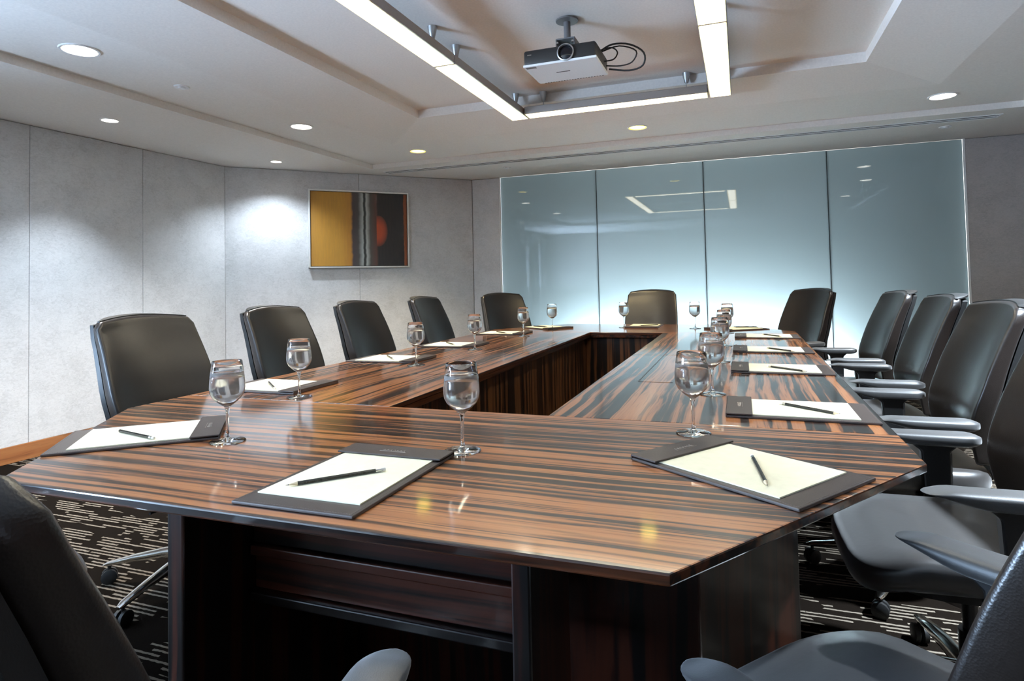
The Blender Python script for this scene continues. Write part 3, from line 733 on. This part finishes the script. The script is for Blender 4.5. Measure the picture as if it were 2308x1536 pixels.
def make_pencil():
    root = empty('pencil'); r = .0038
    def hexr(y, rr, n=6): return [(rr*math.cos(PI/6 + 2*PI*i/n), y, r + rr*math.sin(PI/6 + 2*PI*i/n)) for i in range(n)]
    MB().rings([hexr(-.072, r), hexr(.074, r)]).build('barrel', 'pencil', root)
    tp = MB().rings([hexr(.074, r*.98, 12), hexr(.089, r*.28, 12)]).build('sharpened_tip', 'pencil_wood', root, smooth=True)
    MB().rings([hexr(.089, r*.28, 8), hexr(.095, r*.04, 8)]).build('lead', 'graphite', tp, smooth=True)
    MB().rings([hexr(-.083, r*1.02, 12), hexr(-.081, r*.95, 12), hexr(-.079, r*1.02, 12), hexr(-.075, r*.95, 12), hexr(-.072, r*1.02, 12)]).build('ferrule', 'chrome', root, smooth=True)
    MB().rings([hexr(-.092, r*.75, 12), hexr(-.091, r*.92, 12), hexr(-.083, r*.92, 12)]).build('eraser', 'eraser', root, smooth=True)
    return root
def make_glass():
    root = empty('water_glass')
    MB().lathe([(0, .0005), (.041, .0005), (.042, .0015), (.041, .0028), (.022, .0042), (.009, .0068), (.0045, .014), (.0037, .030), (.0037, .066), (.0045, .076), (.0070, .0855), (.0066, .0865), (0, .0865)], 32).build('stem_and_foot', 'glass', root, smooth='all')
    outer = [(.0070, .0860), (.0130, .0905), (.0240, .0990), (.0345, .1100), (.0396, .1210), (.0412, .1320), (.0408, .1450), (.0396, .1580), (.0380, .1720)]
    inner = [(.0368, .1720), (.0384, .1580), (.0396, .1450), (.0400, .1320), (.0384, .1212), (.0333, .1106), (.0230, .1000), (.0110, .0930), (.0, .0912)]
    MB().lathe(outer + inner, 40).build('misted_bowl', 'mist', root, smooth='all')
    MB().lathe([(.0380, .1721), (.0364, .1840), (.0346, .1980), (.0343, .1986), (.0338, .1980), (.0355, .1840), (.0368, .1721)], 40).build('rim', 'glass', root, smooth='all')
    MB().lathe([(0, .0916), (.0106, .0934), (.0224, .1003), (.0326, .1108), (.0377, .1214), (.0393, .1320), (.0389, .1450), (.0377, .1580), (.0364, .1700), (.0352, .1690), (0, .1690)], 40).build('water', 'water', root, smooth=True)
    return root
fol, pen, gls = make_folio(), make_pencil(), make_glass()
Rr = math.radians
side_r, side_l = face(-1, 0), face(1, 0)
# folio x, y, angle | pencil x, y, angle (degrees, of the pointed end) | glass x, y | place words
SET = [
 ((-.728, 1.035, 0), (-.738, .996, 227.5), (-.602, 1.265), 'front', 'at the near edge of the table, lower centre'),
 ((-.004, 1.294, face(-NX, NY)), (.020, 1.260, -83), (-.121, 1.559), 'nr', 'at the near right corner of the table'),
 ((-1.464, 1.172, face(NX, NY) + .10), (-1.462, 1.142, 168), (-1.204, 1.187), 'nl', 'at the near left corner of the table'),
 ((.135, 1.885, side_r), (.163, 1.872, -40), (-.099, 2.091), 'r1', 'first along the right side of the table'),
 ((.136, 2.700, side_r), (.156, 2.646, -42), (-.098, 2.905), 'r2', 'second along the right side of the table'),
 ((.136, 3.385, side_r), (.170, 3.324, -50), (-.097, 3.571), 'r3', 'third along the right side of the table'),
 ((.137, 4.140, side_r), (.167, 4.113, -56), (-.097, 4.390), 'r4', 'fourth along the right side of the table'),
 ((-1.667, 1.880, side_l), (-1.664, 1.850, 139), (-1.430, 1.722), 'l1', 'first along the left side of the table'),
 ((-1.667, 2.695, side_l), (-1.671, 2.686, 132), (-1.430, 2.522), 'l2', 'second along the left side of the table'),
 ((-1.660, 3.378, side_l), (-1.672, 3.364, 133), (-1.425, 3.180), 'l3', 'third along the left side of the table'),
 ((-1.655, 4.205, side_l), (-1.656, 4.162, 136), (-1.425, 4.005), 'l4', 'fourth along the left side of the table'),
 ((-1.500, 4.735, face(NX, -NY)), (-1.52, 4.745, 150), (-1.443, 4.763 - .0), 'fl', 'at the far left corner of the table'),
 ((-.735, 4.935, face(0, -1)), (-.694, 4.911, 35), (-.872, 4.803), 'far', 'at the far end of the table'),
 ((-.045, 4.720, face(-NX, -NY)), (.02, 4.77, 10), (-.334, 4.756), 'fr', 'at the far right corner of the table')]
SET[11] = ((-1.490, 4.740, face(NX, -NY)), (-1.54, 4.72, 150), (-1.385, 4.560), 'fl', 'at the far left corner of the table')
for i, (fp, pp, gp, key, words) in enumerate(SET):
    o = fol if i == 0 else copy_tree(fol); o.location = (fp[0], fp[1], TZ + .0003); o.rotation_euler = (0, 0, fp[2])
    tag(o, 'brown leather writing pad with cream paper ' + words, 'writing pad', 'leather writing pads on the table')
    o = pen if i == 0 else copy_tree(pen); o.location = (pp[0], pp[1], TZ + .0092); o.rotation_euler = (0, 0, Rr(pp[2]) - PI/2)
    tag(o, 'black pencil on the writing pad ' + words, 'pencil', 'pencils on the writing pads')
    o = gls if i == 0 else copy_tree(gls); o.location = (gp[0], gp[1], TZ + .0002); o.rotation_euler = (0, 0, i*.7)
    tag(o, 'stemmed glass of iced water ' + words, 'glass', 'water glasses on the table')
